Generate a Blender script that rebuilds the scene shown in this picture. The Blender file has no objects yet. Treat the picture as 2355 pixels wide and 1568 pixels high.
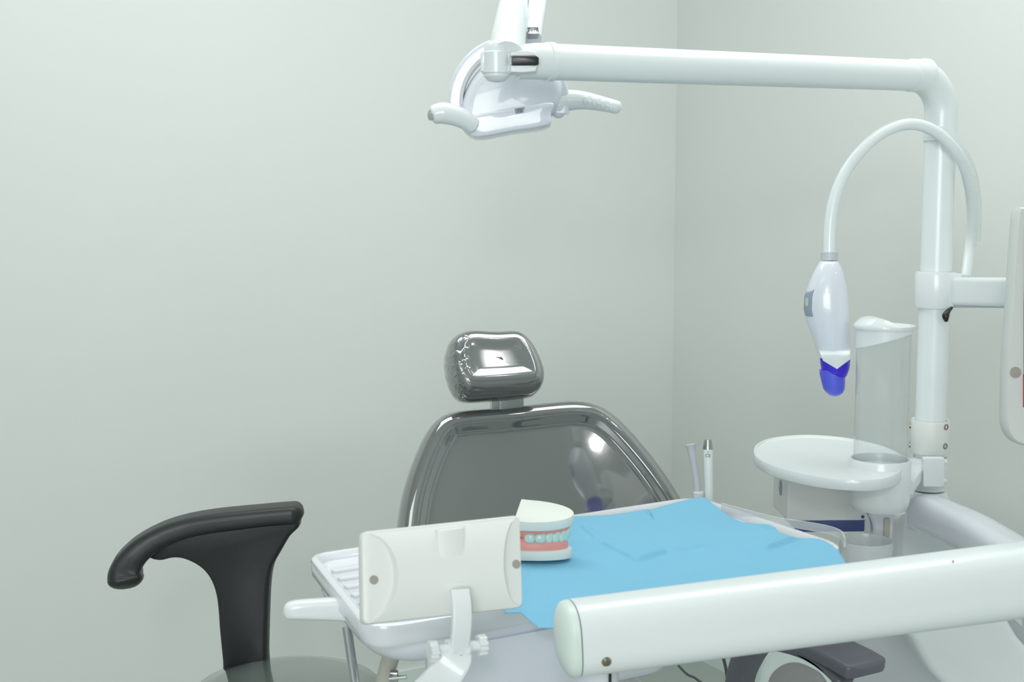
import bpy, bmesh, math, random
from mathutils import Vector, Matrix
random.seed(4)
S = bpy.context.scene
COL = S.collection
V = Vector
# ------------------------------------------------------------------ camera
CAMZ = 1.35; PITCH = math.radians(6.0); FP = 3000.0
cd = bpy.data.cameras.new('camera'); cam = bpy.data.objects.new('camera', cd); COL.objects.link(cam)
cam.location = (0, 0, CAMZ); cam.rotation_euler = (math.pi/2 - PITCH, 0, 0)
cd.sensor_width = 36; cd.lens = FP/2355*36; cd.clip_start = .05
cd.dof.use_dof = True; cd.dof.focus_distance = 2.1; cd.dof.aperture_fstop = 11
S.camera = cam
# ------------------------------------------------------------------ light
w = bpy.data.worlds.new('world'); S.world = w; w.use_nodes = True
w.node_tree.nodes['Background'].inputs[0].default_value = (.8, .9, .88, 1)
w.node_tree.nodes['Background'].inputs[1].default_value = .3
S.view_settings.view_transform = 'Standard'; S.view_settings.look = 'None'
S.view_settings.exposure = 0.0; S.view_settings.gamma = 1.0; S.view_settings.use_curve_mapping = False
def area(loc, size, power, target, color=(1, 1, 1), sy=None):
    l = bpy.data.lights.new('room_light', 'AREA'); l.energy = power; l.color = color
    l.shape = 'RECTANGLE'; l.size = size; l.size_y = sy or size
    o = bpy.data.objects.new('room_light', l); COL.objects.link(o); o.location = loc
    o.rotation_euler = (V(target) - V(loc)).to_track_quat('-Z', 'Y').to_euler()
    return o
area((.1, 2.2, 2.66), 2.2, 25, (.1, 2.2, 0), (.96, 1, .985), .9)   # unseen soft fill added under the ceiling, over the chair
area((-1.3, 0, 2.66), 1.4, 8, (-1.3, 0, 0), (.96, 1, .985), .8)         # weaker unseen fill added under the ceiling, left of the camera
area((1.951, .648, 2.62), .04, .9, (.3, 2.4, 1.0), (1, 1, 1))           # small downlight
area((0.880, 1.453, 2.62), .04, .35, (.2, 2.4, 1.0), (1, 1, 1))            # small downlight
area((-.10, -.9, 1.98), .24, 8, (.3, 3, 1.2), (1, .98, .96))            # lamp at the photographer's side
area((-.7, -4.2, 1.7), 2.8, 112, (.1, 3, 1.3), (.96, .985, 1), 1.7)      # window far behind the camera
# ------------------------------------------------------------------ pixel -> place
FW = V((0, math.cos(PITCH), -math.sin(PITCH))); UP = V((0, math.sin(PITCH), math.cos(PITCH))); CO = V((0, 0, CAMZ))
def ray(px, py): return FW + V((1, 0, 0))*((px-1177.5)/FP) + UP*((784-py)/FP)
def at(px, py, d): return CO + ray(px, py)*d
def onz(px, py, z): r = ray(px, py); return CO + r*((z-CAMZ)/r.z)
def ony(px, py, y): r = ray(px, py); return CO + r*(y/r.y)
class Fr:
    """a local frame: origin, u axis, v axis, n axis"""
    def __init__(s, o, u, v): s.o = V(o); s.u = V(u).normalized(); s.n = s.u.cross(V(v)).normalized(); s.v = s.n.cross(s.u).normalized()
    def w(s, a, b, c=0): return s.o + s.u*a + s.v*b + s.n*c
    def px(s, x, y):
        r = ray(x, y); t = (s.o-CO).dot(s.n)/r.dot(s.n); p = CO + r*t - s.o
        return (p.dot(s.u), p.dot(s.v))
def face_cam(px, py, d, yaw=0, tilt=0):
    """frame whose normal looks at the camera side (-y), turned by yaw (to +x) and tilted up"""
    yw = math.radians(yaw); tl = math.radians(tilt)
    u = V((math.cos(yw), math.sin(yw), 0)); hn = V((math.sin(yw), -math.cos(yw), 0))
    n = hn*math.cos(tl) + V((0, 0, 1))*math.sin(tl)
    return Fr(at(px, py, d), u, n.cross(u))
# ------------------------------------------------------------------ shapes: every builder returns (verts, faces)
def crom(P, n=8, closed=False):
    P = [V(p) for p in P]; out = []; m = len(P)
    if m < 3 and not closed: return P
    for i in range(m if closed else m-1):
        if closed: a, b, c, d = P[i-1], P[i], P[(i+1) % m], P[(i+2) % m]
        else: a, b, c, d = P[max(i-1, 0)], P[i], P[i+1], P[min(i+2, m-1)]
        for k in range(n):
            t = k/n
            out.append(.5*((2*b) + (c-a)*t + (2*a-5*b+4*c-d)*t*t + (3*b-a-3*c+d)*t**3))
    if not closed: out.append(P[-1])
    return out
def resample(P, N):
    P = [V(p) for p in P]; L = [0]
    for i in range(len(P)): L.append(L[-1] + (P[(i+1) % len(P)]-P[i]).length)
    out = []; j = 0
    for k in range(N):
        s = L[-1]*k/N
        while L[j+1] < s: j += 1
        a, b = P[j], P[(j+1) % len(P)]; t = (s-L[j])/max(L[j+1]-L[j], 1e-9)
        out.append(a.lerp(b, t))
    return out
def roundpoly(P, r, seg=8):
    P = [V((p[0], p[1])) for p in P]; out = []; m = len(P)
    rs = r if isinstance(r, (list, tuple)) else [r]*m
    for i in range(m):
        a, b, c = P[i-1], P[i], P[(i+1) % m]
        d1 = (a-b); d2 = (c-b); rr = min(rs[i], d1.length*.48, d2.length*.48)
        p1 = b + d1.normalized()*rr; p2 = b + d2.normalized()*rr
        for k in range(seg+1):
            t = k/seg; out.append(p1*(1-t)**2 + b*2*t*(1-t) + p2*t*t)
    return out
def rrect(w_, h_, r, seg=6): return [(p.x, p.y) for p in roundpoly([(-w_/2, -h_/2), (w_/2, -h_/2), (w_/2, h_/2), (-w_/2, h_/2)], r, seg)]
def sweep(path, prof, up=(0, 0, 1), scale=None, cap=True, dome=0, ends=(1, 1)):
    path = [V(p) for p in path]; n = len(path); m = len(prof); vs = []; fs = []; up = V(up)
    T = [(path[min(i+1, n-1)]-path[max(i-1, 0)]).normalized() for i in range(n)]
    rings = []
    pn = (up - T[0]*up.dot(T[0]))
    if pn.length < 1e-4: pn = T[0].orthogonal()
    pn.normalize()
    sc = scale or [1]*n
    if scale and len(scale) != n: sc = [scale[0] + (scale[-1]-scale[0])*i/(n-1) for i in range(n)] if len(scale) == 2 else [scale[min(int(i/(n-1)*(len(scale)-1)), len(scale)-2)]*(1-((i/(n-1)*(len(scale)-1)) - min(int(i/(n-1)*(len(scale)-1)), len(scale)-2))) + scale[min(int(i/(n-1)*(len(scale)-1)), len(scale)-2)+1]*((i/(n-1)*(len(scale)-1)) - min(int(i/(n-1)*(len(scale)-1)), len(scale)-2)) for i in range(n)]
    for i in range(n):
        pn = (pn - T[i]*pn.dot(T[i])).normalized(); bn = T[i].cross(pn)
        rings.append((path[i], pn.copy(), bn, sc[i]))
    if dome:
        K = 6
        p0, a0, b0, s0 = rings[0]; p1, a1, b1, s1 = rings[-1]
        if ends[0]:
            pre = [(p0 - T[0]*dome*math.sin(k/K*math.pi/2), a0, b0, s0*max(math.cos(k/K*math.pi/2), .02)) for k in range(K, 0, -1)]
        else: pre = []
        post = [(p1 + T[-1]*dome*math.sin(k/K*math.pi/2), a1, b1, s1*max(math.cos(k/K*math.pi/2), .02)) for k in range(1, K+1)] if ends[1] else []
        rings = pre + rings + post
    for p, a, b, s in rings:
        for (x, y) in prof: vs.append(p + b*x*s + a*y*s)
    R = len(rings)
    for i in range(R-1):
        for j in range(m):
            k = (j+1) % m; fs.append((i*m+j, i*m+k, (i+1)*m+k, (i+1)*m+j))
    if cap: fs.append(tuple(range(m))[::-1]); fs.append(tuple((R-1)*m+j for j in range(m)))
    return vs, fs
def circ(r, n=32): return [(r*math.cos(2*math.pi*k/n), r*math.sin(2*math.pi*k/n)) for k in range(n)]
def tube(path, r, n=28, scale=None, dome=0, smooth=0, ends=(1, 1), cap=True):
    if smooth: path = crom(path, smooth)
    return sweep(path, circ(r, n), scale=scale, dome=dome, ends=ends, cap=cap, up=(.13, .2, 1) if abs((V(path[-1])-V(path[0])).normalized().z) < .9 else (1, 0, 0))
def lathe(prof, o, ax=(0, 0, 1), n=48, close=True, sx=1, sy=1, xdir=None):
    o = V(o); ax = V(ax).normalized(); a = V(xdir).normalized() if xdir else (V((1, 0, 0)) if abs(ax.x) < .8 else V((0, 1, 0)))
    a = (a-ax*a.dot(ax)).normalized(); b = ax.cross(a); vs = []; fs = []; m = len(prof)
    for (r, z) in prof:
        for k in range(n):
            t = 2*math.pi*k/n; vs.append(o + ax*z + a*(r*sx*math.cos(t)) + b*(r*sy*math.sin(t)))
    for i in range(m-1):
        for k in range(n):
            q = (k+1) % n; fs.append((i*n+k, i*n+q, (i+1)*n+q, (i+1)*n+k))
    if close: fs.append(tuple(range(n))[::-1]); fs.append(tuple((m-1)*n+k for k in range(n)))
    return vs, fs
def inset2(P, d):
    n = len(P); out = []
    area2 = sum(P[i].x*P[(i+1) % n].y - P[(i+1) % n].x*P[i].y for i in range(n)); sg = 1 if area2 > 0 else -1
    for i in range(n):
        t = (P[(i+1) % n]-P[i-1]); nn = V((-t.y, t.x)).normalized()*sg
        out.append(P[i]+nn*d)
    return out
def loft(outline, fr, rings, N=72, shrink=6, crown=0.0, closed_back=True, curve=None, spline=True, crownf=None):
    """solid grown from a closed outline in frame fr: rings = [(inset, n)...] back to front, then a shrinking crowned face"""
    P = [V((p[0], p[1])) for p in outline]
    if spline: P = crom(P, 6, True)
    P = resample(P, N); P = [V((p.x, p.y)) for p in P]
    vs = []; fs = []; m = N; c = sum(P, V((0, 0)))/N
    lays = []
    for (d, nn) in rings: lays.append((inset2(P, d), nn))
    last, n0 = lays[-1]
    for k in range(1, shrink+1):
        t = k/(shrink+1)
        lays.append(([q.lerp(c, t) for q in last], n0 + crown*(1-(1-t)**2)))
    for L, nn in lays:
        for q in L:
            e = curve(q.x, q.y) if curve else 0
            vs.append(fr.w(q.x, q.y, nn+e))
    for i in range(len(lays)-1):
        for j in range(m):
            k = (j+1) % m; fs.append((i*m+j, i*m+k, (i+1)*m+k, (i+1)*m+j))
    fs.append(tuple(range(m))[::-1]); fs.append(tuple((len(lays)-1)*m+j for j in range(m)))
    return vs, fs
def prism(outline, fr, n0, n1, bev=.002, spline=False, N=None):
    P = [V((p[0], p[1])) for p in outline]
    if spline: P = crom(P, 6, True)
    if N: P = resample(P, N)
    P = [V((p.x, p.y)) for p in P]
    rings = [(bev, n0), (bev*.3, n0+bev*.3), (0, n0+bev), (0, n1-bev), (bev*.3, n1-bev*.3), (bev, n1)]
    vs = []; fs = []; m = len(P)
    for d, nn in rings:
        for q in inset2(P, d): vs.append(fr.w(q.x, q.y, nn))
    for i in range(len(rings)-1):
        for j in range(m):
            k = (j+1) % m; fs.append((i*m+j, i*m+k, (i+1)*m+k, (i+1)*m+j))
    fs.append(tuple(range(m))[::-1]); fs.append(tuple((len(rings)-1)*m+j for j in range(m)))
    return vs, fs
def box(fr, cx, cy, cz, sx, sy, sz, r=.004, bev=None):
    """box in frame fr, centre (cx,cy,cz) along u,v,n, rounded in the u-v outline"""
    P = roundpoly([(cx-sx/2, cy-sy/2), (cx+sx/2, cy-sy/2), (cx+sx/2, cy+sy/2), (cx-sx/2, cy+sy/2)], r, 5)
    return prism(P, fr, cz-sz/2, cz+sz/2, bev if bev is not None else min(r*.6, sz*.3))
def join(*ms):
    vs = []; fs = []
    for v, f in ms:
        k = len(vs); vs += list(v); fs += [tuple(i+k for i in q) for q in f]
    return vs, fs
def ball(c, rx, ry=None, rz=None, n=20):
    ry = ry or rx; rz = rz or rx; pr = [(max(math.sin(math.pi*k/(n//2)), .01), -math.cos(math.pi*k/(n//2))) for k in range(n//2+1)]
    v, f = lathe(pr, (0, 0, 0), n=n); c = V(c)
    return [V((q.x*rx, q.y*ry, q.z*rz))+c for q in v], f
ORG = {}
def obj(name, mesh, mat, parent=None, smooth=35, label=None, sub=0, relax=0):
    vs, fs = mesh
    lo = V((min(v.x for v in vs), min(v.y for v in vs), min(v.z for v in vs))); hi = V((max(v.x for v in vs), max(v.y for v in vs), max(v.z for v in vs)))
    c = (lo+hi)/2
    if parent is None: c.z = lo.z
    me = bpy.data.meshes.new(name); me.from_pydata([tuple(v-c) for v in vs], [], fs)
    bm = bmesh.new(); bm.from_mesh(me); bmesh.ops.recalc_face_normals(bm, faces=bm.faces); bm.to_mesh(me); bm.free()
    me.polygons.foreach_set('use_smooth', [True]*len(me.polygons)); me.set_sharp_from_angle(angle=math.radians(smooth))
    me.materials.append(mat)
    o = bpy.data.objects.new(name, me); COL.objects.link(o)
    po = ORG[parent.name] if parent else V((0, 0, 0))
    o.parent = parent; o.location = c-po; ORG[o.name] = c
    if label: o['label'] = label
    if relax: md = o.modifiers.new('r', 'SMOOTH'); md.factor = .5; md.iterations = relax
    if sub: md = o.modifiers.new('s', 'SUBSURF'); md.levels = sub; md.render_levels = sub
    return o
def thing(name, loc, label, cat, group=None):
    o = bpy.data.objects.new(name, None); COL.objects.link(o); o.location = loc; o.empty_display_size = .05
    ORG[o.name] = V(loc); o['label'] = label; o['category'] = cat
    if group: o['group'] = group
    return o
def tag(o, label, cat, group=None):
    o['label'] = label; o['category'] = cat
    if group: o['group'] = group
    return o
def struct(name, mesh, mat, smooth=35):
    o = obj(name, mesh, mat, smooth=smooth); o['kind'] = 'structure'; return o
def text(name, s, fr, u, v, n, size, mat, parent, rot=0, squash=1):
    cu = bpy.data.curves.new('t', 'FONT'); cu.body = s; cu.size = size; cu.align_x = 'CENTER'; cu.align_y = 'CENTER'; cu.extrude = .00008
    t = bpy.data.objects.new('t', cu); COL.objects.link(t)
    me = bpy.data.meshes.new_from_object(t.evaluated_get(bpy.context.evaluated_depsgraph_get()))
    vs = []
    c, s_ = math.cos(rot), math.sin(rot)
    for q in me.vertices:
        x, y = q.co.x*squash, q.co.y; vs.append(fr.w(u + x*c-y*s_, v + x*s_+y*c, n+q.co.z))
    fs = [tuple(p.vertices) for p in me.polygons]
    bpy.data.objects.remove(t); return obj(name, (vs, fs), mat, parent)
# ------------------------------------------------------------------ materials
def mat(name, col, rough=.4, metal=0, coat=0, ior=1.5, noise=0, bump=0, bscale=60, trans=0, spec=.5, emit=0):
    m = bpy.data.materials.new(name); m.use_nodes = True; nt = m.node_tree; b = nt.nodes['Principled BSDF']
    b.inputs['Base Color'].default_value = (*col, 1); b.inputs['Roughness'].default_value = rough
    b.inputs['Metallic'].default_value = metal; b.inputs['Coat Weight'].default_value = coat; b.inputs['Coat Roughness'].default_value = .05
    b.inputs['IOR'].default_value = ior; b.inputs['Transmission Weight'].default_value = trans
    b.inputs['Specular IOR Level'].default_value = spec
    tc = nt.nodes.new('ShaderNodeTexCoord')
    if noise:
        nz = nt.nodes.new('ShaderNodeTexNoise'); nz.inputs['Scale'].default_value = bscale; nz.inputs['Detail'].default_value = 4
        nt.links.new(tc.outputs['Object'], nz.inputs['Vector'])
        mx = nt.nodes.new('ShaderNodeMix'); mx.data_type = 'RGBA'
        mx.inputs[6].default_value = (*[c*(1-noise) for c in col], 1); mx.inputs[7].default_value = (*[min(c*(1+noise), 1) for c in col], 1)
        nt.links.new(nz.outputs['Fac'], mx.inputs[0]); nt.links.new(mx.outputs[2], b.inputs['Base Color'])
    if bump:
        nz = nt.nodes.new('ShaderNodeTexNoise'); nz.inputs['Scale'].default_value = bscale; nz.inputs['Detail'].default_value = 3
        nt.links.new(tc.outputs['Object'], nz.inputs['Vector'])
        bp = nt.nodes.new('ShaderNodeBump'); bp.inputs['Strength'].default_value = bump; bp.inputs['Distance'].default_value = .002
        nt.links.new(nz.outputs['Fac'], bp.inputs['Height']); nt.links.new(bp.outputs[0], b.inputs['Normal'])
    if emit: b.inputs['Emission Color'].default_value = (*col, 1); b.inputs['Emission Strength'].default_value = emit
    return m
def clear(name, tint=(.97, .99, .99), refl=1.0, base=0.06, milk=(.9, .93, .95)):
    """thin clear plastic: see-through, fresnel sheen, a little milkiness"""
    m = bpy.data.materials.new(name); m.use_nodes = True; nt = m.node_tree; nt.nodes.clear(); N = nt.nodes.new; L = nt.links.new
    out = N('ShaderNodeOutputMaterial'); tr = N('ShaderNodeBsdfTransparent'); tr.inputs[0].default_value = (*tint, 1)
    df = N('ShaderNodeBsdfDiffuse'); df.inputs[0].default_value = (*milk, 1)
    gl = N('ShaderNodeBsdfGlossy'); gl.inputs['Roughness'].default_value = .05; lw_ = N('ShaderNodeLayerWeight'); lw_.inputs[0].default_value = .5; pw = N('ShaderNodeMath'); pw.operation = 'POWER'; pw.inputs[1].default_value = 3.5; L(lw_.outputs['Facing'], pw.inputs[0]); fr = N('ShaderNodeMath'); fr.operation = 'MULTIPLY_ADD'; fr.inputs[1].default_value = .45; fr.inputs[2].default_value = .025; L(pw.outputs[0], fr.inputs[0])
    m1 = N('ShaderNodeMixShader'); m1.inputs[0].default_value = base; m2 = N('ShaderNodeMixShader')
    L(tr.outputs[0], m1.inputs[1]); L(df.outputs[0], m1.inputs[2]); L(fr.outputs[0], m2.inputs[0]); L(m1.outputs[0], m2.inputs[1]); L(gl.outputs[0], m2.inputs[2]); L(m2.outputs[0], out.inputs[0])
    return m
M = dict(
 wall=mat('painted_wall', (.715, .745, .72), .75, noise=.012, bscale=3, bump=.03),
 ceil=mat('white_ceiling', (.8, .83, .81), .9, noise=.01, bscale=3),
 skirt=mat('white_skirting', (.72, .82, .78), .4),
 white=mat('white_plastic', (.80, .84, .85), .28, coat=.3, noise=.01, bscale=20),
 enamel=mat('white_enamel', (.81, .86, .865), .3, coat=.3, noise=.01, bscale=20),
 cool=mat('cool_white_plastic', (.76, .79, .86), .25, coat=.5, noise=.01, bscale=20),
 traym=mat('tray_plastic', (.80, .82, .87), .22, coat=.4, noise=.01, bscale=20),
 pearl=mat('warm_white_plastic', (.80, .82, .80), .45, noise=.01, bscale=20),
 grey=mat('grey_plastic', (.42, .45, .47), .4),
 lgrey=mat('light_grey_plastic', (.55, .58, .62), .4),
 shell=mat('shaded_shell', (.52, .56, .57), .4),  # side unit body and pedestal: their shade is put into this grey
 dgrey=mat('dark_grey_plastic', (.09, .10, .11), .4),
 black=mat('black_plastic', (.012, .012, .013), .3),
 rubber=mat('black_armrest', (.014, .016, .018), .42, bump=.05, bscale=400, spec=.6),
 slate=mat('slate_armrest', (.13, .135, .16), .38, bump=.03, bscale=300),
 vinyl=mat('wrapped_vinyl', (.10, .106, .108), .05, coat=1.0, ior=2.2, bump=.08, bscale=14, spec=.8),
 stool=mat('grey_vinyl', (.11, .14, .125), .10, coat=.8, ior=2.0, noise=.03, bscale=30),
 chrome=mat('chrome', (.72, .74, .76), .14, metal=1),
 steel=mat('brushed_steel', (.45, .46, .46), .3, metal=1),
 brass=mat('bronze_screw', (.36, .30, .25), .3, metal=1),
 blue=mat('blue_tip', (.035, .012, .62), .3, coat=.3),
 blue2=mat('blue_tip_clear', (.09, .11, .72), .25, coat=.3),
 navy=mat('navy_plastic', (.075, .10, .27), .45),
 paper=mat('blue_crepe_paper', (.215, .53, .74), .85, noise=.02, bscale=250, bump=.25),
 plaster=mat('white_plaster', (.82, .85, .80), .6, noise=.01, bscale=60),
 gum=mat('pink_gum', (.90, .36, .32), .4, noise=.03, bscale=60),
 gumd=mat('deep_red', (.28, .05, .03), .6),
 tooth=mat('tooth_resin', (.62, .80, .73), .25, coat=.3),
 label=mat('grey_label', (.30, .36, .44), .4),
 ink=mat('print', (.10, .08, .09), .6),
 ltext=mat('pale_print', (.55, .6, .55), .6),
 taupe=mat('grey_taupe_pad', (.29, .30, .29), .5),
 monit=mat('monitor_plastic', (.66, .68, .66), .45),
 beige=mat('beige_hose', (.50, .50, .43), .45),
 red=mat('red_edge', (.4, .02, .02), .4),
 glass=clear('clear_plastic', tint=(.985, .99, .99), base=.05),
 hole=mat('recessed_screw', (.36, .33, .31), .5),
 lip=clear('milky_plastic', base=.35),
 bowl=clear('milky_bowl', base=.5),
)
def wrap_mat():
    """wrapped vinyl whose plastic film gathers in fine folds at the left end of the cushion"""
    m = M['vinyl'].copy(); m.name = 'gathered_wrap'; nt = m.node_tree; b = nt.nodes['Principled BSDF']; N = nt.nodes.new; L = nt.links.new
    tc = N('ShaderNodeTexCoord'); mp = N('ShaderNodeMapping'); mp.inputs['Rotation'].default_value = (0, math.radians(28), 0); L(tc.outputs['Object'], mp.inputs[0])
    wv = N('ShaderNodeTexWave'); wv.bands_direction = 'Z'; wv.inputs['Scale'].default_value = 18; wv.inputs['Distortion'].default_value = 3.5; wv.inputs['Detail'].default_value = 1; wv.inputs['Detail Scale'].default_value = 6; L(mp.outputs[0], wv.inputs[0])
    pw = N('ShaderNodeMath'); pw.operation = 'POWER'; pw.inputs[1].default_value = 6; L(wv.outputs['Fac'], pw.inputs[0])
    sx = N('ShaderNodeSeparateXYZ'); L(tc.outputs['Object'], sx.inputs[0])
    mr = N('ShaderNodeMapRange'); mr.inputs['From Min'].default_value = -.040; mr.inputs['From Max'].default_value = -.066; L(sx.outputs[0], mr.inputs['Value'])
    mu = N('ShaderNodeMath'); mu.operation = 'MULTIPLY'; L(pw.outputs[0], mu.inputs[0]); L(mr.outputs[0], mu.inputs[1])
    bp = N('ShaderNodeBump'); b.inputs['Roughness'].default_value = .11; b.inputs['Coat Roughness'].default_value = .09; bp.inputs['Strength'].default_value = .35; bp.inputs['Distance'].default_value = .003; L(mu.outputs[0], bp.inputs['Height'])
    L(bp.outputs[0], b.inputs['Normal']); L(bp.outputs[0], b.inputs['Coat Normal']); return m
M['wrap'] = wrap_mat()
def floor_mat():
    m = mat('floor_tiles', (.34, .38, .36), .3); nt = m.node_tree; b = nt.nodes['Principled BSDF']
    tc = nt.nodes.new('ShaderNodeTexCoord'); mp = nt.nodes.new('ShaderNodeMapping'); mp.inputs['Rotation'].default_value = (0, 0, math.radians(30))
    br = nt.nodes.new('ShaderNodeTexBrick'); br.offset = 0; br.inputs['Scale'].default_value = 1; br.inputs['Brick Width'].default_value = .6; br.inputs['Row Height'].default_value = .6
    br.inputs['Mortar Size'].default_value = .004; br.inputs['Color1'].default_value = (.40, .45, .42, 1); br.inputs['Color2'].default_value = (.38, .43, .40, 1); br.inputs['Mortar'].default_value = (.14, .15, .14, 1)
    nt.links.new(tc.outputs['Object'], mp.inputs[0]); nt.links.new(mp.outputs[0], br.inputs[0]); nt.links.new(br.outputs[0], b.inputs['Base Color']); return m
M['floor'] = floor_mat()
# ------------------------------------------------------------------ room (turned 30 degrees to the view)
K = V((.486, 3.915, 0)); DB = V((-.87, -.5, 0)).normalized(); DR = V((.49, -.87, 0)).normalized(); H = 2.7
LB, LR = 6.0, 8.4
def wallbox(a, b, out, z0, z1, t=.1):
    a, b, out = V(a), V(b), V(out).normalized()*t
    vs = [a, b, b+out, a+out]; vs = [v+V((0, 0, z0)) for v in vs] + [v+V((0, 0, z1)) for v in vs]
    return vs, [(0, 1, 2, 3), (4, 5, 6, 7), (0, 1, 5, 4), (1, 2, 6, 5), (2, 3, 7, 6), (3, 0, 4, 7)]
A1 = K + DB*LB; B1 = K + DR*LR; C1 = A1 + DR*LR
struct('wall_back', wallbox(K-DB*.1, A1+DB*.1, -DR, 0, H), M['wall'])
struct('wall_right', wallbox(K, B1, -DB, 0, H), M['wall'])
struct('wall_left', wallbox(A1, C1, DB, 0, H), M['wall'])
struct('wall_front', wallbox(B1-DB*.1, C1+DB*.1, DR, 0, H), M['wall'])
def slab(z0, z1):
    q = [K-DB*.1-DR*.1, A1+DB*.1-DR*.1, C1+DB*.1+DR*.1, B1-DB*.1+DR*.1]
    vs = [v+V((0, 0, z0)) for v in q] + [v+V((0, 0, z1)) for v in q]
    return vs, [(0, 1, 2, 3), (4, 5, 6, 7), (0, 1, 5, 4), (1, 2, 6, 5), (2, 3, 7, 6), (3, 0, 4, 7)]
struct('floor', slab(-.1, 0), M['floor']); struct('ceiling', slab(H, H+.1), M['ceil'])
struct('baseboard_right', wallbox(K+DB*.012, B1+DB*.012, -DB, 0, .08, .012), M['skirt'])
struct('baseboard_back', wallbox(K+DR*.012, A1+DR*.012, -DR, 0, .08, .012), M['skirt'])

# ------------------------------------------------------------------ dental chair
CF = face_cam(1190, 1060, 2.45, yaw=16, tilt=24)
chair = thing('dental_chair', (CF.o.x+.12, CF.o.y-.25, 0), 'reclining dental treatment chair in glossy dark vinyl behind the instrument tray', 'dental chair')
outl = [(914, 1330), (918, 1200), (934, 1110), (962, 1030), (990, 976), (1020, 948), (1070, 938), (1160, 932), (1250, 922), (1325, 916), (1378, 926), (1420, 952), (1470, 1002), (1530, 1075), (1580, 1152), (1618, 1225), (1640, 1330), (1560, 1400), (1250, 1420), (980, 1400)]
O = [CF.px(*p) for p in outl]
bk = loft(O, CF, [(.06, -.085), (.03, -.083), (.010, -.07), (.0, -.045), (.0, -.012), (.003, .004), (.010, .014), (.020, .019), (.032, .019), (.040, .014), (.045, .006), (.050, .003), (.058, .004)], N=110, shrink=8, crown=0,
          curve=lambda u, v: -.10*u*u)
obj('backrest', bk, M['vinyl'], chair, smooth=80, relax=5)
HF = face_cam(1130, 840, 2.42, yaw=18, tilt=30)
ho = [(1040, 770), (1078, 752), (1140, 754), (1194, 755), (1230, 785), (1254, 835), (1258, 870), (1244, 893), (1200, 899), (1140, 903), (1086, 905), (1056, 890), (1037, 855), (1030, 808)]
hp = [HF.px(*p) for p in ho]
head = loft(hp, HF, [(.05, -.09), (.02, -.088), (.006, -.077), (.0, -.055), (.0, -.015), (.003, .0), (.010, .012), (.020, .018), (.030, .018), (.04, .013)], N=90, shrink=7, crown=0,
            curve=lambda u, v: .55*u*u + .35*v*v - .004)
hd = obj('headrest', head, M['wrap'], chair, smooth=80, relax=9)
# folds of the plastic wrap at the left side of the headrest
def fold(p, q, d, r=.0011):
    a, b = at(*p, d), at(*q, d); m_ = (a+b)/2 + V((0, -.003, .003))
    return tube([a, m_, b], r, n=8, smooth=5, scale=[.3, 1, .3])
HB = face_cam(1166, 925, 2.475, yaw=17)
obj('headrest_bracket', join(box(HB, 0, 0, 0, .066, .07, .006, .003), box(HB, .006, 0, .006, .046, .07, .005, .002)), M['steel'], chair)
# seat, base
sx = V((math.sin(math.radians(16)), -math.cos(math.radians(16)), 0)); su = V((math.cos(math.radians(16)), math.sin(math.radians(16)), 0))
SF = Fr(V((CF.o.x, CF.o.y, .50)) + sx*.35, su, sx.cross(su)*-1 if False else -sx)
SF = Fr(V((CF.o.x, CF.o.y, .49)) + sx*.18, su, -sx)
if SF.n.z < 0: SF = Fr(SF.o, -su, -sx)
seat = loft(roundpoly([(-.19, -.45), (.19, -.45), (.19, .2), (-.19, .2)], .1, 6), SF, [(.04, -.06), (.01, -.055), (0, -.03), (.003, -.01), (.015, .005), (.03, .01)], spline=False, crown=.004)
obj('seat', seat, M['vinyl'], chair, smooth=60)
obj('seat_frame', loft(roundpoly([(-.17, -.42), (.17, -.42), (.17, .2), (-.17, .2)], .1, 6), SF, [(.03, -.14), (0, -.12), (0, -.06)], spline=False, shrink=1), M['cool'], chair)
bc = SF.w(0, -.1)
obj('base', join(lathe([(.13, .03), (.13, .36)], (bc.x, bc.y, 0), n=40, sx=1.0, sy=1.0), loft(roundpoly([(-.17, -.42), (.17, -.42), (.17, .3), (-.17, .3)], .1), Fr((bc.x, bc.y, 0), SF.u, SF.v), [(.0, 0), (0, .04), (.02, .055)], spline=False, shrink=2)), M['cool'], chair)
# near armrest on the right: a web and a padded top, in the vertical plane the chair faces along
RD = V((.50, -.87, 0)).normalized()
AF = Fr(at(1722, 1540, 2.05), RD, (0, 0, 1))
web = [(1679, 1575), (1686, 1540), (1697, 1500), (1706, 1465), (1760, 1450), (1840, 1486), (1925, 1538), (1948, 1562), (1945, 1575), (1934, 1570), (1912, 1548), (1872, 1519), (1820, 1500), (1778, 1494), (1757, 1502), (1738, 1530), (1722, 1568), (1712, 1640), (1660, 1640)]
wv = prism([AF.px(*p) for p in web], AF, -.016, .016, .006, spline=True, N=110)
padp = [AF.w(*AF.px(x, y), -.022) for x, y in [(1712, 1460), (1772, 1462), (1850, 1485), (1920, 1517), (1962, 1541)]]
pad = sweep(crom(padp, 6), rrect(.078, .022, .008), dome=.012)
arm_ = obj('armrest', join(wv, pad), M['slate'], chair, smooth=50)
FBF = face_cam(1840, 1600, 2.17, yaw=-20, tilt=10)
cov = [(1742, 1640), (1742, 1570), (1762, 1505), (1800, 1490), (1850, 1500), (1900, 1527), (1928, 1565), (1945, 1640)]
obj('side_cover', loft([FBF.px(*p) for p in cov], FBF, [(0, -.02), (0, 0), (.004, .004)], shrink=2), M['skirt'], chair)
cov2 = [(1762, 1640), (1768, 1568), (1790, 1535), (1825, 1522), (1862, 1532), (1898, 1560), (1925, 1640)]
obj('side_pad', loft([FBF.px(*p) for p in cov2], FBF, [(0, .002), (0, .006), (.004, .008)], shrink=3, crown=.001), M['taupe'], chair)

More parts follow.
